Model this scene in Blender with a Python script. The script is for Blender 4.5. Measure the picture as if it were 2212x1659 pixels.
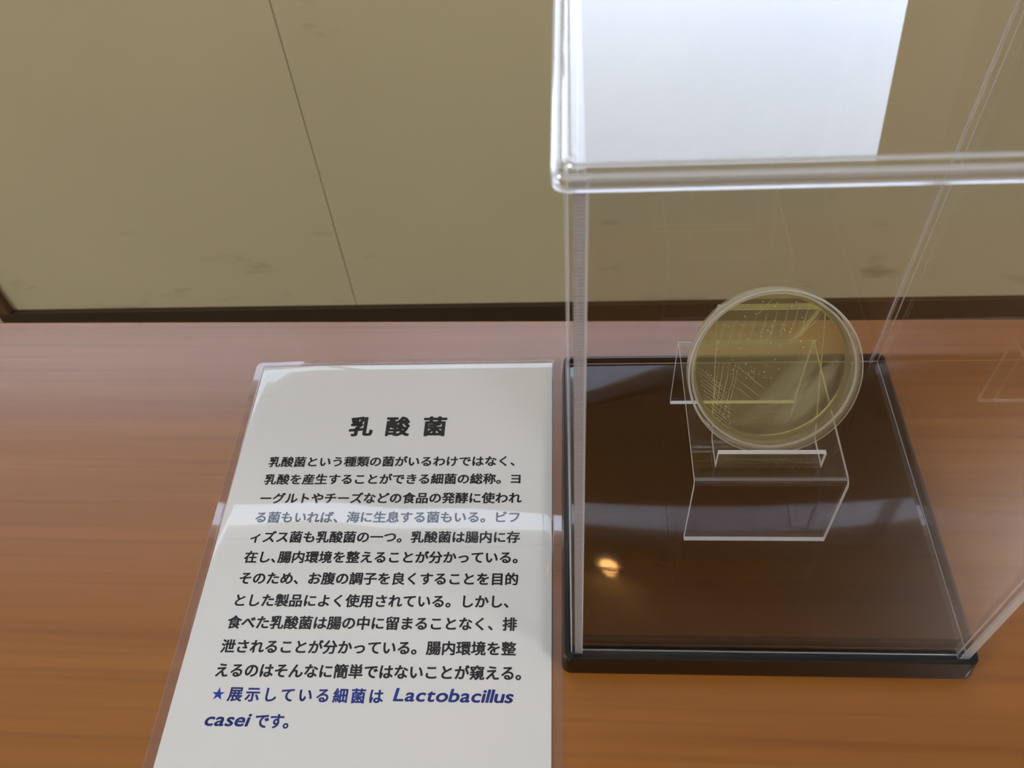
import bpy, bmesh, math, random
from mathutils import Vector, Matrix, Euler, noise

random.seed(7)
for o in list(bpy.data.objects):
    bpy.data.objects.remove(o, do_unlink=True)
SC = bpy.context.scene
COL = SC.collection
S = 0.001077            # one scene unit of the tables below, in metres


# ------------------------------------------------------------------ camera
cam = bpy.data.cameras.new('camera')
cam_o = bpy.data.objects.new('camera', cam)
COL.objects.link(cam_o)
cam.sensor_width = 36.0
cam.lens = 36.0 * 1842.6 / 2212.0
cam_o.location = Vector((4.985, -160.80, 430.44)) * S
cam_o.rotation_euler = Euler((0.6824, 0.0591, 0.0379), 'XYZ')
cam.clip_start = 0.01
cam.dof.use_dof = True
cam.dof.focus_distance = 455 * S
cam.dof.aperture_fstop = 17.0
SC.camera = cam_o

# ------------------------------------------------------------------ world, exposure
W = bpy.data.worlds.new('sky')
SC.world = W
W.use_nodes = True
wn = W.node_tree
wn.nodes.clear()
w_out = wn.nodes.new('ShaderNodeOutputWorld')
w_bg = wn.nodes.new('ShaderNodeBackground')
w_tc = wn.nodes.new('ShaderNodeTexCoord')
w_ns = wn.nodes.new('ShaderNodeTexNoise')
w_ns.inputs['Scale'].default_value = 3.0
w_ns.inputs['Detail'].default_value = 3.0
w_rp = wn.nodes.new('ShaderNodeValToRGB')
w_rp.color_ramp.elements[0].position = 0.32
w_rp.color_ramp.elements[0].color = (0.80, 0.93, 1.24, 1)
w_rp.color_ramp.elements[1].position = 0.70
w_rp.color_ramp.elements[1].color = (0.93, 1.03, 1.28, 1)
wn.links.new(w_tc.outputs['Generated'], w_ns.inputs['Vector'])
wn.links.new(w_ns.outputs['Fac'], w_rp.inputs['Fac'])
wn.links.new(w_rp.outputs['Color'], w_bg.inputs['Color'])
w_bg.inputs['Strength'].default_value = 5.4
wn.links.new(w_bg.outputs['Background'], w_out.inputs['Surface'])

vs = SC.view_settings
SC.display_settings.display_device = 'sRGB'
vs.view_transform = 'Standard'
vs.look = 'None'
vs.exposure = 0.0
vs.gamma = 1.0
vs.use_curve_mapping = False
SC.cycles.transparent_max_bounces = 64
SC.cycles.max_bounces = 18
SC.cycles.transmission_bounces = 18
SC.cycles.glossy_bounces = 8
SC.cycles.diffuse_bounces = 5
SC.cycles.caustics_reflective = True
SC.cycles.caustics_refractive = True
SC.cycles.sample_clamp_indirect = 6.0

LAMP_STRENGTH = 36.0

# ------------------------------------------------------------------ helpers
def srgb(r, g, b):
    f = lambda c: (c / 12.92 if c <= 0.04045 else ((c + 0.055) / 1.055) ** 2.4)
    return (f(r / 255), f(g / 255), f(b / 255), 1.0)


def tag(o, label=None, cat=None, group=None, kind=None):
    if label: o['label'] = label
    if cat: o['category'] = cat
    if group: o['group'] = group
    if kind: o['kind'] = kind
    return o


def thing(name, label, cat, loc=(0, 0, 0), rotz=0.0, group=None):
    o = bpy.data.objects.new(name, None)
    COL.objects.link(o)
    o.location = Vector(loc) * S
    o.rotation_euler = (0, 0, rotz)
    o.empty_display_size = 0.02
    return tag(o, label, cat, group)


def build(name, bm, mats, parent=None, off=(0, 0, 0), smooth=None, loc=None):
    """link a bmesh (in units) as one mesh object; off is subtracted from the vertices"""
    off = Vector(off)
    for v in bm.verts:
        v.co = (v.co - off) * S
    me = bpy.data.meshes.new(name)
    bm.normal_update()
    if smooth is not None:
        for f in bm.faces:
            f.smooth = True
        lim = math.radians(smooth)
        ar = sorted(f.calc_area() for f in bm.faces)
        big = ar[len(ar) // 2] * 25
        for f in bm.faces:          # large plane faces stay plane
            if f.calc_area() > big:
                f.smooth = False
                for e in f.edges: e.smooth = False
        for e in bm.edges:
            if len(e.link_faces) != 2 or e.calc_face_angle(0) > lim or \
               e.link_faces[0].material_index != e.link_faces[1].material_index:
                e.smooth = False
    bm.to_mesh(me)
    bm.free()
    if not isinstance(mats, (list, tuple)):
        mats = [mats]
    for m in mats:
        me.materials.append(m)
    o = bpy.data.objects.new(name, me)
    COL.objects.link(o)
    if parent is not None:
        o.parent = parent
    if loc is not None:
        o.location = Vector(loc) * S
    return o


def box(bm, x0, x1, y0, y1, z0, z1, mi=0):
    v = [bm.verts.new(p) for p in ((x0, y0, z0), (x1, y0, z0), (x1, y1, z0), (x0, y1, z0),
                                   (x0, y0, z1), (x1, y0, z1), (x1, y1, z1), (x0, y1, z1))]
    fs = []
    for q in ((3, 2, 1, 0), (4, 5, 6, 7), (0, 1, 5, 4), (1, 2, 6, 5), (2, 3, 7, 6), (3, 0, 4, 7)):
        f = bm.faces.new([v[i] for i in q])
        f.material_index = mi
        fs.append(f)
    return fs


def bevel_all(bm, w, seg=2, ang=30):
    bm.normal_update()
    es = [e for e in bm.edges if len(e.link_faces) == 2 and e.calc_face_angle(0) > math.radians(ang)]
    bmesh.ops.bevel(bm, geom=es, offset=w, segments=seg, profile=0.5, affect='EDGES', clamp_overlap=True)


def rring(x0, x1, y0, y1, r, z, n=6):
    """rounded rectangle ring of points, counter clockwise"""
    pts = []
    for cx, cy, a0 in ((x1 - r, y1 - r, 0), (x0 + r, y1 - r, 90), (x0 + r, y0 + r, 180), (x1 - r, y0 + r, 270)):
        for k in range(n + 1):
            a = math.radians(a0 + 90 * k / n)
            pts.append((cx + r * math.cos(a), cy + r * math.sin(a), z))
    return pts


def loft(bm, rings, cap0=True, cap1=True, mis=None, closed=False):
    vs_ = [[bm.verts.new(p) for p in r] for r in rings]
    n = len(vs_[0])
    pairs = list(zip(vs_[:-1], vs_[1:]))
    if closed:
        pairs.append((vs_[-1], vs_[0]))
    for k, (a, b) in enumerate(pairs):
        for i in range(n):
            f = bm.faces.new((a[i], a[(i + 1) % n], b[(i + 1) % n], b[i]))
            f.material_index = mis[k] if mis else 0
    if not closed:
        if cap0:
            bm.faces.new(list(reversed(vs_[0])))
        if cap1:
            bm.faces.new(vs_[-1])
    return vs_


def lathe(bm, prof, n=128, mi=0):
    """closed profile [(r, z)...] turned about z; r may be 0"""
    rows = []
    for r, z in prof:
        if r < 1e-6:
            rows.append([bm.verts.new((0, 0, z))])
        else:
            rows.append([bm.verts.new((r * math.cos(2 * math.pi * k / n), r * math.sin(2 * math.pi * k / n), z)) for k in range(n)])
    for a, b in zip(rows, rows[1:] + rows[:1]):
        if len(a) == 1 and len(b) == 1:
            continue
        for k in range(n):
            k2 = (k + 1) % n
            if len(a) == 1:
                q = (a[0], b[k], b[k2])
            elif len(b) == 1:
                q = (a[k], b[0], a[k2])
            else:
                q = (a[k], b[k], b[k2], a[k2])
            try:
                f = bm.faces.new(q)
                f.material_index = mi
            except ValueError:
                pass
    bmesh.ops.recalc_face_normals(bm, faces=bm.faces[:])


def sheet(bm, path, th, x0, x1, edge_bevel=0.0):
    """bent flat sheet: path [(y, z)] is one skin line, th the thickness to its left; clear faces 0, sawn edges 1"""
    n = len(path)
    P = [Vector(p) for p in path]
    inner = []
    for i in range(n):
        d0 = (P[i] - P[i - 1]).normalized() if i > 0 else (P[1] - P[0]).normalized()
        d1 = (P[i + 1] - P[i]).normalized() if i < n - 1 else d0
        n0 = Vector((-d0.y, d0.x)); n1 = Vector((-d1.y, d1.x))
        m = (n0 + n1).normalized()
        inner.append(P[i] + m * th / max(0.3, m.dot(n0)))
    A = [[bm.verts.new((x, p.x, p.y)) for x in (x0, x1)] for p in P]
    B = [[bm.verts.new((x, p.x, p.y)) for x in (x0, x1)] for p in inner]
    for i in range(n - 1):
        for q, mi in (((A[i][0], A[i][1], A[i + 1][1], A[i + 1][0]), 0),
                      ((B[i][0], B[i + 1][0], B[i + 1][1], B[i][1]), 0),
                      ((A[i][0], A[i + 1][0], B[i + 1][0], B[i][0]), 1),
                      ((A[i][1], B[i][1], B[i + 1][1], A[i + 1][1]), 1)):
            f = bm.faces.new(q)
            f.material_index = mi
    for i in (0, n - 1):
        q = (A[i][0], B[i][0], B[i][1], A[i][1])
        f = bm.faces.new(q if i == 0 else tuple(reversed(q)))
        f.material_index = 1
    bmesh.ops.recalc_face_normals(bm, faces=bm.faces[:])


def arc(cy, cz, r, a0, a1, n=8):
    return [(cy + r * math.cos(math.radians(a0 + (a1 - a0) * k / n)),
             cz + r * math.sin(math.radians(a0 + (a1 - a0) * k / n))) for k in range(n + 1)]


# ------------------------------------------------------------------ materials
def new_mat(name):
    m = bpy.data.materials.new(name)
    m.use_nodes = True
    nt = m.node_tree
    nt.nodes.clear()
    out = nt.nodes.new('ShaderNodeOutputMaterial')
    return m, nt, out


def N(nt, kind, **inp):
    n = nt.nodes.new(kind)
    for k, v in inp.items():
        n.inputs[k.replace('_', ' ')].default_value = v
    return n


def principled(name, color, rough=0.5, spec=0.5, metal=0.0, coat=0.0):
    m, nt, out = new_mat(name)
    b = N(nt, 'ShaderNodeBsdfPrincipled', Base_Color=color, Roughness=rough, Metallic=metal)
    b.inputs['Specular IOR Level'].default_value = spec
    b.inputs['Coat Weight'].default_value = coat
    nt.links.new(b.outputs[0], out.inputs[0])
    return m, nt, b


def math_n(nt, op, a, b=None):
    n = nt.nodes.new('ShaderNodeMath')
    n.operation = op
    for i, v in enumerate((a, b)):
        if v is None: continue
        if isinstance(v, (int, float)):
            n.inputs[i].default_value = v
        else:
            nt.links.new(v, n.inputs[i])
    return n.outputs[0]


def schlick(nt, f0, normal=None):
    g = nt.nodes.new('ShaderNodeNewGeometry')
    d = nt.nodes.new('ShaderNodeVectorMath'); d.operation = 'DOT_PRODUCT'
    nt.links.new(g.outputs['Incoming'], d.inputs[0])
    nt.links.new(normal if normal else g.outputs['Normal'], d.inputs[1])
    c = math_n(nt, 'ABSOLUTE', d.outputs['Value'])
    p = math_n(nt, 'POWER', math_n(nt, 'SUBTRACT', 1.0, c), 5.0)
    return math_n(nt, 'ADD', math_n(nt, 'MULTIPLY', p, 1.0 - f0), f0)


def clear_mat(name, tint=(0.975, 0.975, 0.98, 1), f0=0.042, rough=0.0, haze=None):
    """clear plastic sheet: see-through with a mirror coat that grows towards grazing angles"""
    m, nt, out = new_mat(name)
    tr = N(nt, 'ShaderNodeBsdfTransparent', Color=tint)
    gl = N(nt, 'ShaderNodeBsdfGlossy', Color=(1, 1, 1, 1), Roughness=rough)
    body = tr.outputs[0]
    if haze:
        df = N(nt, 'ShaderNodeBsdfDiffuse', Color=haze[1])
        mh = N(nt, 'ShaderNodeMixShader', Fac=haze[0])
        nt.links.new(tr.outputs[0], mh.inputs[1]); nt.links.new(df.outputs[0], mh.inputs[2])
        body = mh.outputs[0]
    mx = nt.nodes.new('ShaderNodeMixShader')
    nt.links.new(schlick(nt, f0), mx.inputs[0])
    nt.links.new(body, mx.inputs[1])
    nt.links.new(gl.outputs[0], mx.inputs[2])
    nt.links.new(mx.outputs[0], out.inputs[0])
    return m


def edge_mat(name, opacity=0.6, color=(0.92, 0.93, 0.95, 1), ridges=None, rough=0.25, gloss=0.15):
    """sawn or polished edge of clear plastic: milky, partly see-through, glossy"""
    m, nt, out = new_mat(name)
    tr = N(nt, 'ShaderNodeBsdfTransparent', Color=(0.9, 0.9, 0.92, 1))
    df = N(nt, 'ShaderNodeBsdfDiffuse', Color=color)
    tl = N(nt, 'ShaderNodeBsdfTranslucent', Color=color)
    gl = N(nt, 'ShaderNodeBsdfGlossy', Color=(1, 1, 1, 1), Roughness=rough)
    m1 = N(nt, 'ShaderNodeMixShader', Fac=0.45)
    nt.links.new(df.outputs[0], m1.inputs[1]); nt.links.new(tl.outputs[0], m1.inputs[2])
    m2 = N(nt, 'ShaderNodeMixShader', Fac=opacity)
    nt.links.new(tr.outputs[0], m2.inputs[1]); nt.links.new(m1.outputs[0], m2.inputs[2])
    m3 = N(nt, 'ShaderNodeMixShader', Fac=gloss)
    nt.links.new(m2.outputs[0], m3.inputs[1]); nt.links.new(gl.outputs[0], m3.inputs[2])
    nt.links.new(m3.outputs[0], out.inputs[0])
    if ridges:
        tc = nt.nodes.new('ShaderNodeTexCoord')
        mp = nt.nodes.new('ShaderNodeMapping')
        nt.links.new(tc.outputs['Object'], mp.inputs['Vector'])
        wv = N(nt, 'ShaderNodeTexWave', Scale=ridges, Distortion=1.2)
        wv.inputs['Detail'].default_value = 2.0
        wv.inputs['Detail Scale'].default_value = 3.0
        wv.bands_direction = 'Z'
        nt.links.new(mp.outputs[0], wv.inputs['Vector'])
        bp = N(nt, 'ShaderNodeBump', Strength=0.9, Distance=0.0006)
        nt.links.new(wv.outputs['Fac'], bp.inputs['Height'])
        for n_ in (df, gl, tl):
            nt.links.new(bp.outputs[0], n_.inputs['Normal'])
        # saw marks are rougher and milkier on their crests
        rp = N(nt, 'ShaderNodeMapRange')
        rp.inputs['To Min'].default_value = opacity * 0.2
        rp.inputs['To Max'].default_value = min(1.0, opacity * 2.1)
        nt.links.new(wv.outputs['Fac'], rp.inputs['Value'])
        nt.links.new(rp.outputs[0], m2.inputs[0])
    return m


# wall paint with scuffs low down
def wall_mat():
    m, nt, b = principled('wall_paint', (1, 1, 1, 1), 0.55, 0.3)
    tc = nt.nodes.new('ShaderNodeTexCoord')
    n1 = N(nt, 'ShaderNodeTexNoise', Scale=1.6, Detail=4.0)
    nt.links.new(tc.outputs['Object'], n1.inputs['Vector'])
    r1 = nt.nodes.new('ShaderNodeValToRGB')
    r1.color_ramp.elements[0].color = WALL0
    r1.color_ramp.elements[0].position = 0.3
    r1.color_ramp.elements[1].color = WALL1
    r1.color_ramp.elements[1].position = 0.7
    nt.links.new(n1.outputs['Fac'], r1.inputs['Fac'])
    # scuffs: sparse streaky blotches, more of them near the skirting
    mp = nt.nodes.new('ShaderNodeMapping')
    mp.inputs['Scale'].default_value = (7.0, 1.0, 17.0)
    nt.links.new(tc.outputs['Object'], mp.inputs['Vector'])
    n2 = N(nt, 'ShaderNodeTexNoise', Scale=1.0, Detail=3.0, Roughness=0.55)
    nt.links.new(mp.outputs[0], n2.inputs['Vector'])
    sx = nt.nodes.new('ShaderNodeSeparateXYZ')
    nt.links.new(tc.outputs['Object'], sx.inputs[0])
    hr = nt.nodes.new('ShaderNodeMapRange')
    hr.inputs['From Min'].default_value = -550 * S
    hr.inputs['From Max'].default_value = -330 * S
    hr.inputs['To Min'].default_value = 0.0
    hr.inputs['To Max'].default_value = 0.10
    nt.links.new(sx.outputs['Z'], hr.inputs['Value'])
    v = math_n(nt, 'SUBTRACT', n2.outputs['Fac'], hr.outputs[0])
    r2 = nt.nodes.new('ShaderNodeMapRange')
    r2.inputs['From Min'].default_value = 0.585
    r2.inputs['From Max'].default_value = 0.74
    r2.inputs['To Max'].default_value = 0.45
    nt.links.new(v, r2.inputs['Value'])
    mx = nt.nodes.new('ShaderNodeMix'); mx.data_type = 'RGBA'
    nt.links.new(r2.outputs[0], mx.inputs['Factor'])
    nt.links.new(r1.outputs['Color'], mx.inputs['A'])
    mx.inputs['B'].default_value = srgb(96, 78, 50)
    nt.links.new(mx.outputs['Result'], b.inputs['Base Color'])
    n3 = N(nt, 'ShaderNodeTexNoise', Scale=300.0, Detail=2.0)
    nt.links.new(tc.outputs['Object'], n3.inputs['Vector'])
    bp = N(nt, 'ShaderNodeBump', Strength=0.12, Distance=0.0006)
    nt.links.new(n3.outputs['Fac'], bp.inputs['Height'])
    nt.links.new(bp.outputs[0], b.inputs['Normal'])
    return m


def wood_mat(name, c0, c1, c2, rough=0.38, spec=0.5, along='X'):
    m, nt, b = principled(name, c0, rough, spec)
    tc = nt.nodes.new('ShaderNodeTexCoord')
    mp = nt.nodes.new('ShaderNodeMapping')
    mp.inputs['Scale'].default_value = (1.1, 34.0, 34.0) if along == 'X' else (34.0, 34.0, 1.1)
    nt.links.new(tc.outputs['Object'], mp.inputs['Vector'])
    n1 = N(nt, 'ShaderNodeTexNoise', Scale=1.0, Detail=5.0, Roughness=0.6, Distortion=0.35)
    nt.links.new(mp.outputs[0], n1.inputs['Vector'])
    r1 = nt.nodes.new('ShaderNodeValToRGB')
    r1.color_ramp.elements[0].position = 0.30; r1.color_ramp.elements[0].color = c0
    r1.color_ramp.elements[1].position = 0.70; r1.color_ramp.elements[1].color = c1
    nt.links.new(n1.outputs['Fac'], r1.inputs['Fac'])
    # thin dark pores
    mp2 = nt.nodes.new('ShaderNodeMapping')
    mp2.inputs['Scale'].default_value = (2.6, 170.0, 170.0) if along == 'X' else (170.0, 170.0, 2.6)
    nt.links.new(tc.outputs['Object'], mp2.inputs['Vector'])
    n2 = N(nt, 'ShaderNodeTexNoise', Scale=1.0, Detail=2.0, Roughness=0.5)
    nt.links.new(mp2.outputs[0], n2.inputs['Vector'])
    r2 = nt.nodes.new('ShaderNodeMapRange')
    r2.inputs['From Min'].default_value = 0.52
    r2.inputs['From Max'].default_value = 0.80
    r2.inputs['To Max'].default_value = 0.42
    nt.links.new(n2.outputs['Fac'], r2.inputs['Value'])
    mx = nt.nodes.new('ShaderNodeMix'); mx.data_type = 'RGBA'
    nt.links.new(r2.outputs[0], mx.inputs['Factor'])
    nt.links.new(r1.outputs['Color'], mx.inputs['A'])
    mx.inputs['B'].default_value = c2
    nt.links.new(mx.outputs['Result'], b.inputs['Base Color'])
    return m


WALL0 = srgb(198, 187, 153)
WALL1 = srgb(206, 195, 160)
M_WALL = wall_mat()
M_ROOM, _, _ = principled('room_paint', srgb(206, 203, 196), 0.7, 0.3)
M_CEIL, _, _ = principled('ceiling_tile', srgb(176, 172, 164), 0.8, 0.2)
M_FLOOR, _, _ = principled('floor_vinyl', srgb(120, 104, 84), 0.45, 0.4)
M_BASEB, _, _ = principled('brown_skirting', srgb(62, 46, 30), 0.5, 0.4)
M_GROOVE, _, _ = principled('panel_joint_filler', srgb(156, 144, 108), 0.8, 0.1)
M_TRIM = wood_mat('brown_trim_wood', srgb(92, 60, 40), srgb(110, 74, 48), srgb(70, 44, 30), 0.45, 0.4, 'Z')
M_TABLE = wood_mat('table_laminate', srgb(134, 80, 20), srgb(150, 93, 28), srgb(106, 59, 13), 0.27, 0.85)
M_TEDGE, _, _ = principled('table_edge_band', srgb(150, 92, 52), 0.4, 0.5)
M_STEEL, _, _ = principled('grey_steel_tube', srgb(120, 120, 122), 0.35, 0.5, 0.8)
M_ALU, _, _ = principled('window_aluminium', srgb(120, 112, 100), 0.4, 0.5, 0.3)
M_PANE = clear_mat('window_pane', (0.96, 0.98, 0.97, 1), 0.042)
M_CURT, ntc, bc = principled('curtain_cloth', srgb(196, 176, 148), 0.9, 0.1)
tl_ = N(ntc, 'ShaderNodeBsdfTranslucent', Color=srgb(206, 186, 160))
mxc = N(ntc, 'ShaderNodeMixShader', Fac=0.35)
ntc.links.new(bc.outputs[0], mxc.inputs[1]); ntc.links.new(tl_.outputs[0], mxc.inputs[2])
ntc.links.new(mxc.outputs[0], ntc.nodes['Material Output'].inputs[0])
M_BASE, _, _ = principled('black_styrene', srgb(14, 12, 11), 0.22, 0.5)


def floor_plate_mat():
    m, nt, b = principled('dark_brown_styrene', srgb(56, 38, 30), 0.03, 0.5)
    tc = nt.nodes.new('ShaderNodeTexCoord')
    mp = nt.nodes.new('ShaderNodeMapping')
    mp.inputs['Scale'].default_value = (4.0, 90.0, 1.0)
    nt.links.new(tc.outputs['Object'], mp.inputs['Vector'])
    n1 = N(nt, 'ShaderNodeTexNoise', Scale=1.0, Detail=3.0)
    nt.links.new(mp.outputs[0], n1.inputs['Vector'])
    r1 = nt.nodes.new('ShaderNodeValToRGB')
    r1.color_ramp.elements[0].position = 0.3; r1.color_ramp.elements[0].color = srgb(14, 8, 7)
    r1.color_ramp.elements[1].position = 0.7; r1.color_ramp.elements[1].color = srgb(20, 12, 10)
    nt.links.new(n1.outputs['Fac'], r1.inputs['Fac'])
    nt.links.new(r1.outputs['Color'], b.inputs['Base Color'])
    return m


M_PLATE = floor_plate_mat()
M_PLATE.node_tree.nodes['Principled BSDF'].inputs['Specular IOR Level'].default_value = 0.28
M_CASE = clear_mat('clear_case_plastic', (0.975, 0.972, 0.975, 1), 0.042, 0.0)
M_CEDGE = edge_mat('case_panel_edge', 0.55, (0.86, 0.86, 0.90, 1))
M_SAW = edge_mat('sawn_case_edge', 0.40, (0.66, 0.60, 0.60, 1), ridges=230.0)
M_LIDE = edge_mat('lid_rim_edge', 0.62, (0.93, 0.95, 1.0, 1), rough=0.08, gloss=0.28)  # milky white stands in for window reflections on the rounded rim
M_ACR = clear_mat('clear_acrylic', (0.985, 0.985, 0.985, 1), 0.042, 0.0)
M_AEDGE = edge_mat('acrylic_cut_edge', 0.80, (0.96, 0.96, 0.95, 1))
M_BENDGLINT = edge_mat('bend_glint', 0.16, (0.9, 0.9, 0.92, 1), rough=0.05)
M_FILM = clear_mat('laminate_film_gloss', (0.97, 0.955, 0.965, 1), 0.042, 0.0, haze=(0.02, (0.75, 0.70, 0.76, 1)))
M_FEDGE = edge_mat('laminate_edge', 0.45, (0.9, 0.88, 0.9, 1))
M_PAPER, _, _ = principled('white_paper', srgb(217, 217, 212), 0.9, 0.1)
M_INK, _, _ = principled('black_ink', srgb(14, 15, 20), 0.7, 0.2)
M_BLUE, _, _ = principled('blue_ink', srgb(8, 52, 150), 0.7, 0.2)
M_DISH = clear_mat('clear_polystyrene', (0.975, 0.975, 0.965, 1), 0.05, 0.0)
M_DRIM = clear_mat('polystyrene_wall', (0.90, 0.89, 0.80, 1), 0.06, 0.0, haze=(0.12, (0.88, 0.86, 0.74, 1)))


M_RIMLINE = edge_mat('dish_rim', 0.62, (0.90, 0.88, 0.80, 1), rough=0.1)  # milky line paints in the bright outline of the polished rim


def agar_mat(side=False):
    m, nt, out = new_mat('agar_meniscus' if side else 'yellow_agar')
    if side:
        tr = N(nt, 'ShaderNodeBsdfRefraction', Color=(0.95, 0.88, 0.52, 1), Roughness=0.02, IOR=1.34)
    else:
        tr = N(nt, 'ShaderNodeBsdfTransparent', Color=(0.93, 0.89, 0.55, 1))
    df = N(nt, 'ShaderNodeBsdfTranslucent', Color=(0.70, 0.66, 0.28, 1))
    d2 = N(nt, 'ShaderNodeBsdfDiffuse', Color=(0.66, 0.62, 0.28, 1))
    ma = N(nt, 'ShaderNodeMixShader', Fac=0.5)
    nt.links.new(df.outputs[0], ma.inputs[1]); nt.links.new(d2.outputs[0], ma.inputs[2])
    mb = N(nt, 'ShaderNodeMixShader', Fac=0.32 if side else 0.06)  # meniscus gets more diffuse yellow to imitate its bright glints
    nt.links.new(tr.outputs[0], mb.inputs[1]); nt.links.new(ma.outputs[0], mb.inputs[2])
    nt.links.new(mb.outputs[0], out.inputs[0])
    return m


M_AGAR = agar_mat()
M_AGARR = agar_mat(True)


def colony_mat(name, alpha, col):
    m, nt, out = new_mat(name)
    tr = N(nt, 'ShaderNodeBsdfTransparent', Color=(1, 1, 1, 1))
    df = N(nt, 'ShaderNodeBsdfDiffuse', Color=col)
    mx = N(nt, 'ShaderNodeMixShader', Fac=alpha)
    nt.links.new(tr.outputs[0], mx.inputs[1]); nt.links.new(df.outputs[0], mx.inputs[2])
    nt.links.new(mx.outputs[0], out.inputs[0])
    return m


M_COLONY = colony_mat('colony_cream', 0.85, (0.82, 0.80, 0.55, 1))
M_STREAK = colony_mat('streak_cream', 0.5, (0.66, 0.66, 0.40, 1))
M_SMEAR = colony_mat('smear_haze', 0.055, (0.66, 0.68, 0.44, 1))


def lamp_mat():
    m, nt, out = new_mat('lamp_diffuser')
    e = N(nt, 'ShaderNodeEmission', Color=(1.0, 0.97, 0.92, 1), Strength=LAMP_STRENGTH)
    nt.links.new(e.outputs[0], out.inputs[0])
    return m


M_LAMP = lamp_mat()
M_LAMPF, _, _ = principled('lamp_housing', srgb(230, 230, 226), 0.5, 0.4)

# ------------------------------------------------------------------ setting
FLOOR, CEIL = -650.0, 1900.0
WY = 811.0               # face of the wall behind the table
GY = 1060.0              # plane of the window glass, set back in a deep reveal
XL, XR, YF = -2600.0, 2600.0, -3200.0
SILL, HEAD, WIN_R = 560.0, 1125.0, 640.0
T2A, T2B = 1575.0, 1800.0


def struct(o):
    o['kind'] = 'structure'
    return o


bm = bmesh.new()
seam = -346.5
for a, b in ((XL, seam - 0.75), (seam + 0.75, XR)):
    box(bm, a, b, WY, GY + 40, FLOOR, SILL)
for f in box(bm, seam - 0.75, seam + 0.75, WY + 0.8, GY + 40, FLOOR, SILL): f.material_index = 1
box(bm, WIN_R, XR, GY - 30, GY + 40, SILL, HEAD)
box(bm, XL, XR, GY - 30, GY + 40, HEAD, T2A)
box(bm, XL, XR, GY - 30, GY + 40, T2B, CEIL)
struct(build('wall_back', bm, [M_WALL, M_GROOVE]))

bm = bmesh.new()
box(bm, -962, XR, WY - 9, WY, FLOOR, -557)
bevel_all(bm, 1.5, 2)
struct(build('baseboard_back', bm, M_BASEB))

bm = bmesh.new(); box(bm, XL - 60, XL, YF, GY + 40, FLOOR, CEIL); struct(build('wall_left', bm, M_ROOM))
bm = bmesh.new(); box(bm, XR, XR + 60, YF, GY + 40, FLOOR, CEIL); struct(build('wall_right', bm, M_ROOM))
bm = bmesh.new(); box(bm, XL - 60, XR + 60, YF - 60, YF, FLOOR, CEIL); struct(build('wall_front', bm, M_ROOM))
bm = bmesh.new(); box(bm, XL - 60, XR + 60, YF - 60, GY + 40, FLOOR - 30, FLOOR); struct(build('floor', bm, M_FLOOR))
bm = bmesh.new(); box(bm, XL - 60, XR + 60, YF - 60, GY + 40, CEIL, CEIL + 40); struct(build('ceiling', bm, M_CEIL))

# brown wooden post in the left corner, standing proud of the wall
bm = bmesh.new(); box(bm, -1010, -933, WY - 14, WY, -556.8, SILL - 2); bevel_all(bm, 2, 2)
struct(build('trim_1', bm, M_TRIM))


def window(name, x0, x1, z0, z1, bars):
    bm = bmesh.new()
    fr = 16.0
    box(bm, x0, x1, GY - 18, GY + 18, z0, z0 + fr)
    box(bm, x0, x1, GY - 18, GY + 18, z1 - fr, z1)
    box(bm, x0, x0 + fr, GY - 18, GY + 18, z0 + fr, z1 - fr)
    box(bm, x1 - fr, x1, GY - 18, GY + 18, z0 + fr, z1 - fr)
    for bx in bars:
        box(bm, bx - 12, bx + 12, GY - 14, GY + 14, z0 + fr, z1 - fr)
    fo = struct(build(name, bm, M_ALU))
    edges = [x0 + fr] + [v for bx in bars for v in (bx - 12, bx + 12)] + [x1 - fr]
    for a, b in zip(edges[::2], edges[1::2]):
        bm = bmesh.new(); box(bm, a, b, GY - 2, GY + 2, z0 + fr, z1 - fr)
        build('pane', bm, M_PANE, fo)
    ld = bpy.data.lights.new(name + '_portal', 'AREA')
    ld.shape = 'RECTANGLE'; ld.size = (x1 - x0) * S; ld.size_y = (z1 - z0) * S
    ld.cycles.is_portal = True
    lo = bpy.data.objects.new(name + '_portal', ld); COL.objects.link(lo)
    lo.location = Vector(((x0 + x1) / 2, GY + 45, (z0 + z1) / 2)) * S
    lo.rotation_euler = (math.radians(-90), 0, 0)
    return fo


window('window_1', XL + 4, WIN_R, SILL, HEAD, [-480.0, -1500.0])
window('window_2', XL + 4, XR - 4, T2A, T2B, [-80.0, 800.0, 1700.0])

# curtain hanging beside the window
bm = bmesh.new()
rows = []
for k in range(81):
    t = k / 80
    y = WY + 185 + 26 * math.sin(t * 21 + 0.6) + 8 * math.sin(t * 47 + 1)
    rows.append((t, y))
n = len(rows)
cx = lambda t, z: (472 + 0.10 * (z - 760)) * (1 - t) + 850 * t
va = [[bm.verts.new((cx(t, z), y + d, z)) for t, y in rows] for d, z in ((0, SILL + 2), (0, HEAD + 60), (3, HEAD + 60), (3, SILL + 2))]
for a, b in zip(va, va[1:] + va[:1]):
    for i in range(n - 1):
        bm.faces.new((a[i], a[i + 1], b[i + 1], b[i]))
for i in (0, n - 1):
    bm.faces.new([r[i] for r in va])
bmesh.ops.recalc_face_normals(bm, faces=bm.faces[:])
cu = build('curtain', bm, M_CURT, smooth=60)
tag(cu, 'beige gathered curtain hanging at the right end of the window', 'curtain')

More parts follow.
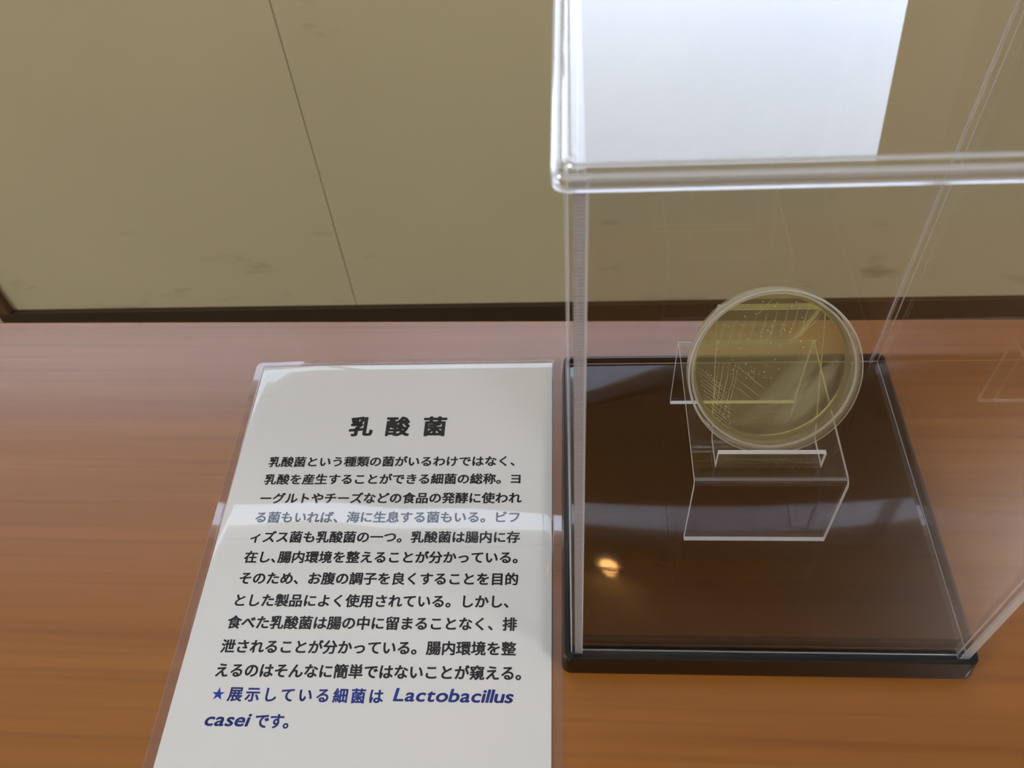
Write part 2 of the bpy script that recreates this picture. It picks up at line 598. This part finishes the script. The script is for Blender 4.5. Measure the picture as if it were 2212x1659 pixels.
# unseen ceiling lamps, added to light the wall and table from the front
for i, (lx, ly) in enumerate(((1600, -1050), (-1900, -1200))):
    t = thing('added_ceiling_lamp', ('added unseen square ceiling lamp nearer to the display table', 'added unseen square ceiling lamp farther from the display table')[i], 'lamp', (lx, ly, CEIL))
    bm = bmesh.new(); box(bm, -310, 310, -310, 310, -26, 0); bevel_all(bm, 4, 2)
    build('housing', bm, M_LAMPF, t)
    bm = bmesh.new(); box(bm, -285, 285, -285, 285, -30, -26.2)
    build('diffuser', bm, M_LAMP, t)

# small warm spotlight high on the wall, mirrored in the glossy floor of the case
M_WARM, ntw, outw = new_mat('warm_bulb')
ew = N(ntw, 'ShaderNodeEmission', Color=(1.0, 0.52, 0.16, 1), Strength=85.0)
ntw.links.new(ew.outputs[0], outw.inputs[0])
t = thing('wall_spotlight', 'small round warm spotlight high on the wall above the upper window', 'lamp', (150, GY - 30, 1838))
bm = bmesh.new()
loft(bm, [[(150 + r * math.cos(a * math.pi / 16), y, 1838 + r * math.sin(a * math.pi / 16)) for a in range(32)]
          for r, y in ((24, GY - 30.2), (24, GY - 38), (30, GY - 40), (34, GY - 62), (31, GY - 62), (27, GY - 46))])
bmesh.ops.recalc_face_normals(bm, faces=bm.faces[:])
build('housing', bm, M_LAMPF, t, (150, GY - 30, 1838), smooth=35)
bm = bmesh.new()
bmesh.ops.create_uvsphere(bm, u_segments=24, v_segments=14, radius=22, matrix=Matrix.Translation((150, GY - 69, 1838)))
build('bulb', bm, M_WARM, t, (150, GY - 30, 1838), smooth=60)

# ------------------------------------------------------------------ table
YAW = -0.0136
TX0, TX1, TY0, TY1, TT = -900.0, 900.0, -330.0, 244.9, 28.0
tb = thing('display_table', 'long orange-brown wood laminate table under the clear case and the sign', 'table', (0, 0, FLOOR), YAW)
ZT = -FLOOR
bm = bmesh.new(); box(bm, TX0, TX1, TY0, TY1, ZT - TT, ZT); bevel_all(bm, 1.6, 3)
build('tabletop', bm, M_TABLE, tb)
bm = bmesh.new(); box(bm, TX0 + 60, TX1 - 60, TY0 + 40, TY1 - 40, ZT - TT - 40, ZT - TT - 0.2); bevel_all(bm, 2, 2)
build('under_frame', bm, M_STEEL, tb)
for sx in (-1, 1):
    for yy in (TY0 + 70, TY1 - 70):
        bm = bmesh.new()
        loft(bm, [[(sx * 800 + 14 * math.cos(a * math.pi / 12), yy + 14 * math.sin(a * math.pi / 12), z) for a in range(24)] for z in (0, ZT - TT - 40.2)])
        bmesh.ops.recalc_face_normals(bm, faces=bm.faces[:])
        build('leg', bm, M_STEEL, tb, smooth=40)

# ------------------------------------------------------------------ laminated sign
ROT = 0.0065
SX, SY = -103.8, 66.0          # centre of the sheet on the table
sg = thing('laminated_sign', 'laminated white sign with Japanese text lying left of the clear case', 'sign', (SX, SY, 0), ROT)
PW, PH = 194.0 / 2, 276.0 / 2


def curl(x, y):
    """gentle waviness of the laminated sheet, local coordinates from its centre"""
    z = 0.0
    t = max(0.0, y - 62) / 76.0
    left = max(0.0, min(1.0, (x + 92) / 30.0))
    z += 1.5 * t * t * (0.15 + 0.85 * left)
    z += 0.26 - 7.7e-5 * x * 30 * math.tanh((y - 39) / 30)
    z += 0.10 * (1 + noise.noise(Vector((x / 55, y / 40, 0.3))))
    return z


def grid_sheet(xs, ys, ztop, zbot, corner=0.0):
    bm = bmesh.new()
    X0, X1, Y0, Y1 = xs[0], xs[-1], ys[0], ys[-1]

    def rc(x, y):
        if corner <= 0: return x, y
        cx = max(X0 + corner, min(X1 - corner, x)); cy = max(Y0 + corner, min(Y1 - corner, y))
        dx, dy = x - cx, y - cy
        if dx and dy:
            m_ = max(abs(dx), abs(dy)); L = math.hypot(dx, dy)
            return cx + dx * m_ / L, cy + dy * m_ / L
        return x, y
    top = [[bm.verts.new((*rc(x, y), ztop(x, y))) for x in xs] for y in ys]
    bot = [[bm.verts.new((*rc(x, y), zbot(x, y))) for x in xs] for y in ys]
    ny, nx = len(ys), len(xs)
    for j in range(ny - 1):
        for i in range(nx - 1):
            bm.faces.new((top[j][i], top[j][i + 1], top[j + 1][i + 1], top[j + 1][i]))
            bm.faces.new((bot[j][i], bot[j + 1][i], bot[j + 1][i + 1], bot[j][i + 1]))
    for j in range(ny - 1):
        for i, fl in ((0, 0), (nx - 1, 1)):
            q = (top[j][i], top[j + 1][i], bot[j + 1][i], bot[j][i])
            f = bm.faces.new(tuple(reversed(q)) if fl else q); f.material_index = 1
    for i in range(nx - 1):
        for j, fl in ((0, 1), (ny - 1, 0)):
            q = (top[j][i], bot[j][i], bot[j][i + 1], top[j][i + 1])
            f = bm.faces.new(tuple(q) if fl else tuple(reversed(q))); f.material_index = 1
    bmesh.ops.recalc_face_normals(bm, faces=bm.faces[:])
    return bm


def lin(a, b, n):
    return [a + (b - a) * k / n for k in range(n + 1)]


BX, BT = 5.6, 4.4
FX = [-PW - BX] + [-PW - BX + v for v in (0.6, 1.5, 2.6, 4.0)] + [-PW - 0.8, -PW - 0.2] + lin(-PW + 0.6, PW - 0.6, 44) + [PW + 0.2, PW + 0.8] + [PW + BX - v for v in (4.0, 2.6, 1.5, 0.6, 0)]
FY = [-PH - BT] + [-PH - BT + v for v in (0.6, 1.5, 2.6)] + [-PH - 0.8, -PH - 0.2] + lin(-PH + 0.6, PH - 0.6, 60) + [PH + 0.2, PH + 0.8] + [PH + BT - v for v in (2.6, 1.5, 0.6, 0)]


def film_top(x, y):
    d = max(abs(x) - PW, abs(y) - PH)
    k = max(0.0, min(1.0, (0.9 - d) / 1.3)); k = k * k * (3 - 2 * k)
    return curl(x, y) + 0.40 + 0.40 * k


bm = grid_sheet(FX, FY, film_top, lambda x, y: curl(x, y) + 0.06, corner=4.0)
film = build('laminate_film', bm, [M_FILM, M_FEDGE], sg, smooth=50)
film['label'] = 'clear glossy laminate pouch with rounded corners'
bm = grid_sheet(lin(-PW, PW, 44), lin(-PH, PH, 60), lambda x, y: curl(x, y) + 0.45, lambda x, y: curl(x, y) + 0.22)
paper = build('paper_sheet', bm, M_PAPER, sg, smooth=50)
paper['label'] = 'white paper sheet'

# printed characters, from the typeface that comes with Blender
_glyphs = {}


def glyph(ch, bold):
    key = (ch, bold)
    if key in _glyphs: return _glyphs[key]
    c = bpy.data.curves.new('glyph', 'FONT')
    c.body = ch; c.size = 1.0; c.offset = bold; c.fill_mode = 'BOTH'; c.resolution_u = 4
    o = bpy.data.objects.new('glyph', c); COL.objects.link(o)
    dg = bpy.context.evaluated_depsgraph_get()
    me = bpy.data.meshes.new_from_object(o.evaluated_get(dg))
    vsx = [tuple(v.co) for v in me.vertices]; fs = [tuple(p.vertices) for p in me.polygons]
    bpy.data.objects.remove(o, do_unlink=True); bpy.data.curves.remove(c); bpy.data.meshes.remove(me)
    _glyphs[key] = (vsx, fs)
    return _glyphs[key]


def put(bm, ch, x, y, sx, sy, bold=0.034, shear=0.0):
    """x, y: origin of the glyph in table units; bold: the stroke is widened by this much all round"""
    if bold > 0:
        for k in range(8):
            a = 2 * math.pi * (k + 0.5) / 8
            put(bm, ch, x + bold * sy * math.cos(a), y + bold * sy * math.sin(a) * 0.8, sx, sy, 0.0, shear)
    v, fs = glyph(ch, 0.0)
    cr, sr = math.cos(-ROT), math.sin(-ROT)
    vv = []
    for a, b, _ in v:
        X = x + (a + shear * b) * sx - SX
        Y = y + b * sy - SY
        X, Y = X * cr - Y * sr, X * sr + Y * cr
        vv.append(bm.verts.new((X, Y, curl(X, Y) + 0.50)))
    for f in fs:
        try: bm.faces.new([vv[i] for i in f])
        except ValueError: pass
    return


EM = 7.86
BODY = ['乳酸菌という種類の菌がいるわけではなく、', '乳酸を産生することができる細菌の総称。ヨ', 'ーグルトやチーズなどの食品の発酵に使われ',
        'る菌もいれば、海に生息する菌もいる。ビフ', 'ィズス菌も乳酸菌の一つ。乳酸菌は腸内に存', '在し、腸内環境を整えることが分かっている。',
        'そのため、お腹の調子を良くすることを目的', 'とした製品によく使用されている。しかし、', '食べた乳酸菌は腸の中に留まることなく、排',
        '泄されることが分かっている。腸内環境を整', 'えるのはそんなに簡単ではないことが窺える。']
MIDS = [127.5, 114.8, 101.5, 88.6, 75.6, 62.8, 49.7, 36.5, 23.8, 10.4, -2.4]
bm = bmesh.new()
for ln, mid in zip(BODY, MIDS):
    x = -181.9
    for i, ch in enumerate(ln):
        xx = x
        put(bm, ch, xx, mid + (xx + 103) * 0.004 - 0.38 * EM, EM, EM)
        x += EM * (0.5 if (ln[0] == '在' and ch == '、') else 1.0)
build('body_text', bm, M_INK, paper)['label'] = 'black printed paragraph'
bm = bmesh.new()
for ch, x in zip('乳酸菌', (-135.7, -112.4, -88.8)):
    put(bm, ch, x, 153.9 - 0.38 * 15.6, 15.6, 15.6, 0.042)
build('heading_text', bm, M_INK, paper)['label'] = 'large black printed heading'
bm = bmesh.new()
y12, y13 = -15.0 - 0.38 * EM, -28.3 - 0.38 * EM
put(bm, '★', -180.6, y12, EM, EM, 0.0)
for i, ch in enumerate('展示している細菌は'):
    put(bm, ch, -171.8 + 9.12 * i, y12 + 0.01 * i, EM, EM)


def latin(bm, word, x0, x1, y, sy, shear=0.2, bold=0.03):
    ws = []
    for ch in word:
        v, _ = glyph(ch, 0.0)
        xs = [p[0] for p in v]
        ws.append((min(xs), max(xs)))
    gap = 0.085
    tot = sum(b - a for a, b in ws) + gap * (len(word) - 1) + shear * 0.6
    k = (x1 - x0) / tot
    x = x0
    for ch, (a, b) in zip(word, ws):
        put(bm, ch, x - a * k, y, k, sy, bold, shear * sy / k)
        x += (b - a + gap) * k


latin(bm, 'Lactobacillus', -85.9, -24.6, y12 + 0.9, 9.2)
latin(bm, 'casei', -180.4, -156.6, y13 + 0.4, 9.2)
for ch, x in zip('です。', (-155.0, -147.4, -140.0)):
    put(bm, ch, x, y13 + 0.2, EM, EM)
build('note_text', bm, M_BLUE, paper)['label'] = 'blue printed note with a star'

# ------------------------------------------------------------------ clear display case on its black base
CW, CD, HB = 200.0, 198.5, 16.0
cs = thing('display_case', 'tall clear plastic display case on a black base standing right of the sign', 'display case', (CW / 2, CD / 2, 0))
OFF = (CW / 2, CD / 2, 0)
I, T = 3.6, 4.0        # inset of the panels, panel thickness
bm = bmesh.new()
rings = [rring(-1.2, CW + 1.2, -1.2, CD + 1.2, 5, 0.0), rring(-1.2, CW + 1.2, -1.2, CD + 1.2, 5, 2.0),
         rring(0.2, CW - 0.2, 0.2, CD - 0.2, 4, HB - 0.7), rring(0.8, CW - 0.8, 0.8, CD - 0.8, 3.5, HB),
         rring(2.6, CW - 2.6, 2.6, CD - 2.6, 3, HB), rring(3.0, CW - 3.0, 3.0, CD - 3.0, 3, HB - 4.5),
         rring(8.4, CW - 8.4, 8.4, CD - 8.4, 2, HB - 4.5), rring(8.4, CW - 8.4, 8.4, CD - 8.4, 2, HB - 1.5)]
loft(bm, rings)
bmesh.ops.recalc_face_normals(bm, faces=bm.faces[:])
build('base', bm, M_BASE, cs, OFF, smooth=35)['label'] = 'black plastic base with a raised rim'

# dark brown floor plate, very slightly dished
bm = bmesh.new()
gx, gy = lin(8.7, CW - 8.7, 26), lin(8.7, CD - 8.7, 26)


def plate_z(x, y):
    u, v = (x - 100) / 91, (y - 99) / 91
    return HB + 0.3 - 0.9 * (1 - u * u) * (1 - v * v) - 0.9 * (max(0.0, v) ** 2) * ((1 - u) / 2) ** 2


top = [[bm.verts.new((x, y, plate_z(x, y))) for x in gx] for y in gy]
for j in range(26):
    for i in range(26):
        bm.faces.new((top[j][i], top[j][i + 1], top[j + 1][i + 1], top[j + 1][i]))
ring = [top[0][i] for i in range(27)] + [top[j][26] for j in range(1, 27)] + [top[26][i] for i in range(25, -1, -1)] + [top[j][0] for j in range(25, 0, -1)]
low = [bm.verts.new((v.co.x, v.co.y, HB - 1.45)) for v in ring]
for k in range(len(ring)):
    k2 = (k + 1) % len(ring)
    bm.faces.new((ring[k], low[k], low[k2], ring[k2]))
bm.faces.new(low)
bmesh.ops.recalc_face_normals(bm, faces=bm.faces[:])
build('floor_plate', bm, M_PLATE, cs, OFF, smooth=35)['label'] = 'glossy dark brown floor of the case'

PB, PT = HB - 4.2, 303.5


def panel(name, x0, x1, y0, y1, ends):
    """a clear slab; ends: function giving the material of a face from its normal"""
    bm = bmesh.new()
    box(bm, x0, x1, y0, y1, PB, PT)
    bevel_all(bm, 0.55, 2)
    bm.normal_update()
    for f in bm.faces:
        f.material_index = ends(f.normal)
    return build(name, bm, [M_CASE, M_CEDGE, M_SAW], cs, OFF)


L0, R0, F0, K0 = I, CW - I, I, CD - I
edge = lambda n: 1 if max(abs(n.x), abs(n.y), abs(n.z)) < 0.97 else 0
panel('left_panel', L0, L0 + 5.2, F0 + 0.35, K0, edge)
bm = bmesh.new()
box(bm, L0 + 2.0, L0 + 5.2, F0, F0 + 0.33, PB + 0.4, PT)
build('sawn_edge', bm, M_SAW, cs, OFF)['label'] = 'finely ridged sawn edge of the left side'
panel('right_panel', R0 - 4.6, R0, F0, K0, lambda n: 1 if n.y < -0.9 else edge(n))
panel('front_panel', L0 + 5.25, R0 - 4.65, F0, F0 + 3, edge)
panel('back_panel', L0 + 5.25, R0 - 4.65, K0 - 3, K0, edge)

# lid: top plate with a stepped rim and a short skirt that hangs over the panels
bm = bmesh.new()
oi = 0.4
prof = [(1.9, 305.9), (1.7, 302.9), (1.3, 302.4), (0.5, 302.3), (0.15, 302.7), (0.0, 306.5), (0.25, 307.2), (0.9, 307.55),
        (2.2, 307.6), (2.6, 307.9), (2.9, 308.5), (3.4, 308.75), (4.3, 308.75), (4.7, 308.4), (4.95, 308.2)]
rings = [rring(oi + a, CW - oi - a, oi + a, CD - oi - a, 3.5, b) for a, b in prof]
loft(bm, rings, cap0=True, cap1=True, mis=[0, 1, 1, 1, 0, 1, 1, 0, 0, 1, 1, 0, 1, 0])
bmesh.ops.recalc_face_normals(bm, faces=bm.faces[:])
# moulding pip at the front left corner of the rim
bmesh.ops.create_uvsphere(bm, u_segments=16, v_segments=10, radius=0.9, matrix=Matrix.Translation((oi + 1.8, oi + 4.6, 307.9)))
build('lid', bm, [M_CASE, M_LIDE], cs, OFF, smooth=60)['label'] = 'clear lid with stepped rim'

# ------------------------------------------------------------------ acrylic riser inside the case
RX0, RX1, RY0, RY1, RZ = 64.6, 138.4, 66.0, 161.2, 72.8
ZP = HB + 0.02
rz = thing('acrylic_riser', 'clear acrylic bent riser standing on the brown floor of the case', 'display stand', ((RX0 + RX1) / 2, (RY0 + RY1) / 2, ZP))
RT, rr = 2.4, 4.6
path = [(RY0, ZP)] + arc(RY0 + rr, RZ - rr, rr, 180, 90) + arc(RY1 - 3.2, RZ - 3.2, 3.2, 90, 0) + [(RY1, ZP)]
bm = bmesh.new()
sheet(bm, list(reversed(path)), RT, RX0, RX1)
bm.normal_update()
for f in bm.faces:          # milky faces on the bends paint in their bright reflection lines
    if f.material_index == 0 and 0.12 < abs(f.normal.y) < 0.62: f.material_index = 2
build('bent_sheet', bm, [M_ACR, M_AEDGE, M_BENDGLINT], rz, ((RX0 + RX1) / 2, (RY0 + RY1) / 2, ZP), smooth=40)

# ------------------------------------------------------------------ small easel on the riser
EX0, EX1 = 75.3, 126.1
EZ = RZ + 0.02
TH = math.radians(33.2)
U = Vector((0, math.sin(TH), math.cos(TH)))
NN = Vector((0, -math.cos(TH), math.sin(TH)))
es = thing('dish_easel', 'small clear acrylic easel holding up the petri dish on the riser', 'display stand', ((EX0 + EX1) / 2, 100, EZ))
ET = 2.4
q0 = Vector((91.4, EZ + ET))
dirb = Vector((math.sin(TH), math.cos(TH)))
qt = q0 + dirb * 66.0
lip_y = 74.6
path = [(lip_y, EZ + 12.6), (lip_y, EZ + 0.8), (lip_y + 0.8, EZ)]
# outer skin of the sheet: lip front, shelf underside, back face of the backrest, over the top, down the rear strut
nb = Vector((dirb.y, -dirb.x))       # to the rear of the backrest
back0 = q0 + nb * ET
# intersection of the shelf underside with the back skin
k = (EZ - back0.y) / dirb.y
corner = back0 + dirb * k
path += [(corner.x - 2.2, EZ), (corner.x - 0.7, EZ + 0.35), (corner.x + 0.5 * dirb.x + 0.3, EZ + 1.6)]
topb = back0 + dirb * 65.5
path += [(topb.x, topb.y)]
bm = bmesh.new()
sheet(bm, path, ET, EX0, EX1)
build('backrest', bm, [M_ACR, M_AEDGE], es, ((EX0 + EX1) / 2, 100, EZ), smooth=35)
# rear strut, hinged at the top of the backrest
foot = Vector((156.5, EZ))
hin = topb + nb * 0.15
d = (hin - foot).normalized()
pn = Vector((-d.y, d.x))
bm = bmesh.new()
sheet(bm, [(hin.x + 0.1, hin.y), (foot.x, foot.y)], ET, EX0 + 0.6, EX1 - 0.6)
build('rear_strut', bm, [M_ACR, M_AEDGE], es, ((EX0 + EX1) / 2, 100, EZ), smooth=35)

# ------------------------------------------------------------------ petri dish leaning on the easel
RB, RL = 38.3, 40.4
c0 = Vector((99.9, q0.x, q0.y)) + U * (RB + 0.5) + NN * 0.5
dish = thing('petri_dish', 'round petri dish of yellow agar with streaked colonies leaning on the small easel', 'petri dish')
xax = Vector((1, 0, 0))
dish.matrix_world = Matrix.Translation(c0 * S) @ Matrix((xax, U, NN)).transposed().to_4x4()
bm = bmesh.new()
lathe(bm, [(0, 0), (RB - 0.8, 0), (RB, 0.5), (RB, 13.4), (RB - 0.3, 13.7), (RB - 0.9, 13.7), (RB - 1.1, 13.4), (RB - 1.3, 1.4), (0, 1.3)])
bm.normal_update()
for f in bm.faces:
    if abs(f.normal.z) < 0.9: f.material_index = 1
    if f.calc_center_median().z > 13.35: f.material_index = 2
build('dish_base', bm, [M_DISH, M_DRIM, M_RIMLINE], dish, smooth=40)['label'] = 'clear dish bottom holding the agar'
bm = bmesh.new()
HT = 15.3
lathe(bm, [(0, HT), (RL - 0.7, HT), (RL, HT - 0.6), (RL, 8.2), (RL - 0.25, 8.0), (RL - 0.8, 8.0), (RL - 1.0, 8.3), (RL - 1.1, HT - 1.5), (0, HT - 1.2)])
bm.normal_update()
for f in bm.faces:
    if abs(f.normal.z) < 0.9: f.material_index = 1
    if 0.2 < abs(f.normal.z) < 0.95 or (f.calc_center_median().z < 8.2 and abs(f.normal.z) > 0.1): f.material_index = 2
build('dish_lid', bm, [M_DISH, M_DRIM, M_RIMLINE], dish, smooth=40, loc=(0.5, -0.7, 0))['label'] = 'clear wider lid facing forward'
RA, AH = RB - 1.42, 6.2
bm = bmesh.new()
lathe(bm, [(0, 1.45), (RA - 0.6, 1.5), (RA - 0.1, 1.9), (RA, AH + 1.3), (RA - 0.5, AH + 0.55), (RA - 1.6, AH + 0.1), (RA - 3.2, AH), (0, AH)])
bm.normal_update()
for f in bm.faces:
    if abs(f.normal.z) < 0.97: f.material_index = 1
agar = build('agar', bm, [M_AGAR, M_AGARR], dish, smooth=60)
agar['label'] = 'translucent yellow agar gel'

# streaks and colonies on the agar; coordinates measured on the dish face, radius 1 at the agar edge
bm = bmesh.new()
ZA = AH + 0.06


zlay = [0.0]


def streak(x0, y0, x1, y1, w, mi=1, wob=0.012, n=14, z=ZA):
    zlay[0] += 0.004
    z = z + zlay[0]
    dx, dy = x1 - x0, y1 - y0
    L = math.hypot(dx, dy) or 1
    px, py = -dy / L, dx / L
    prev = None
    ph = random.random() * 9
    for k in range(n + 1):
        t = k / n
        o_ = wob * noise.noise(Vector((t * 4 + ph, ph, 0)))
        hw = w * (0.35 + 0.65 * math.sin(math.pi * min(0.97, max(0.03, t)))) * (0.8 + 0.4 * random.random())
        cx, cy = x0 + dx * t + px * o_, y0 + dy * t + py * o_
        if math.hypot(cx, cy) > 0.965:
            prev = None
            continue
        a = bm.verts.new(((cx + px * hw) * RA, (cy + py * hw) * RA, z))
        b = bm.verts.new(((cx - px * hw) * RA, (cy - py * hw) * RA, z))
        if prev:
            f = bm.faces.new((prev[0], prev[1], b, a)); f.material_index = mi
        prev = (a, b)


def colony(x, y, r):
    if math.hypot(x, y) > 0.95: return
    n = 7
    base = [bm.verts.new((x * RA + r * math.cos(2 * math.pi * k / n), y * RA + r * math.sin(2 * math.pi * k / n), ZA)) for k in range(n)]
    mid = [bm.verts.new((x * RA + .7 * r * math.cos(2 * math.pi * k / n), y * RA + .7 * r * math.sin(2 * math.pi * k / n), ZA + r * .4)) for k in range(n)]
    top_ = bm.verts.new((x * RA, y * RA, ZA + r * .55))
    for k in range(n):
        bm.faces.new((base[k], base[(k + 1) % n], mid[(k + 1) % n], mid[k]))
        bm.faces.new((mid[k], mid[(k + 1) % n], top_))


# fan of dense parallel strokes, upper right to lower middle
for k in range(46):
    t = k / 45
    streak(0.52 - 0.02 * t + random.uniform(-.05, .05), 0.30 - 1.0 * t * 0.45 + random.uniform(-.04, .04), -0.25 + 0.55 * t + random.uniform(-.08, .08), -0.62 - 0.22 * t + random.uniform(-.06, .06), random.uniform(0.006, 0.016), 2)
for k in range(90):
    a = random.uniform(0, 1)
    x0, y0 = 0.95 - 0.25 * a, 0.20 - 0.55 * a + random.uniform(-.1, .1)
    streak(x0, y0, x0 - random.uniform(.45, .8), y0 - random.uniform(.45, .75), random.uniform(0.004, 0.012), 2)
for k in range(26):
    y0 = -0.38 - 0.5 * random.random()
    streak(-0.55 + random.uniform(-.1, .1), y0 + 0.05, 0.55 + random.uniform(-.2, .2), y0 + random.uniform(-.05, .3), random.uniform(0.005, 0.012), 2)
# wide smear from the bright corner down to the middle
streak(0.58, 0.28, -0.02, -0.38, 0.10, 2, 0.02)
streak(0.62, 0.26, 0.22, -0.42, 0.10, 2, 0.02, z=ZA + 0.02)
streak(0.60, 0.10, -0.30, -0.80, 0.10, 2, 0.03, z=ZA + 0.03)
streak(0.75, -0.05, 0.05, -0.90, 0.16, 2, 0.03, z=ZA + 0.04)
streak(0.86, 0.10, 0.40, -0.75, 0.14, 2, 0.03, z=ZA + 0.05)
# single strokes on the left
for k in range(15):
    y0 = 0.02 - 0.075 * k * 0.8
    x0 = -0.93 + 0.012 * k
    streak(x0, y0, x0 + 0.36 + 0.05 * random.random(), y0 - 0.30, 0.0035, 1)
for x0, x1 in ((-0.66, -0.72), (-0.60, -0.68), (-0.52, -0.62), (-0.44, -0.56), (-0.40, -0.52)):
    streak(x0, 0.06, x1, -0.62, 0.004, 1)
streak(-0.42, 0.02, -0.06, -0.28, 0.005, 1); streak(-0.46, -0.12, -0.10, -0.40, 0.004, 1); streak(-0.48, -0.22, -0.2, -0.42, 0.003, 1)
for k in range(9):
    x0 = -0.70 + 0.13 * k
    streak(x0, 0.22 + 0.02 * k, x0 + 0.10, 0.62 + 0.03 * k, 0.0035, 1)
streak(0.28, 0.36, 0.56, 0.72, 0.008, 1); streak(0.36, 0.42, 0.62, 0.74, 0.005, 1); streak(-0.22, 0.70, -0.02, 0.92, 0.005, 1)
# loose colonies
for k in range(210):
    s_ = random.random()
    if s_ < 0.42:
        i_ = random.randrange(15); t = random.random()
        x, y = -0.93 + 0.012 * i_ + 0.40 * t, 0.02 - 0.06 * i_ - 0.30 * t
        colony(x + random.uniform(-.012, .012), y + random.uniform(-.012, .012), random.uniform(0.10, 0.24))
    elif s_ < 0.62:
        colony(random.uniform(-.55, .15), random.uniform(-.15, .12), random.uniform(0.10, 0.24))
    elif s_ < 0.86:
        i_ = random.randrange(9); t = random.random()
        colony(-0.70 + 0.13 * i_ + 0.10 * t + random.uniform(-.02, .02), 0.24 + 0.02 * i_ + 0.42 * t, random.uniform(0.10, 0.26))
    else:
        colony(random.uniform(-.6, .65), random.uniform(.25, .9), random.uniform(0.2, 0.36))
bmesh.ops.recalc_face_normals(bm, faces=bm.faces[:])
col = build('bacterial_growth', bm, [M_COLONY, M_STREAK, M_SMEAR], agar)
col['label'] = 'pale cream streaks and dots of bacterial growth'
col['kind'] = 'stuff'
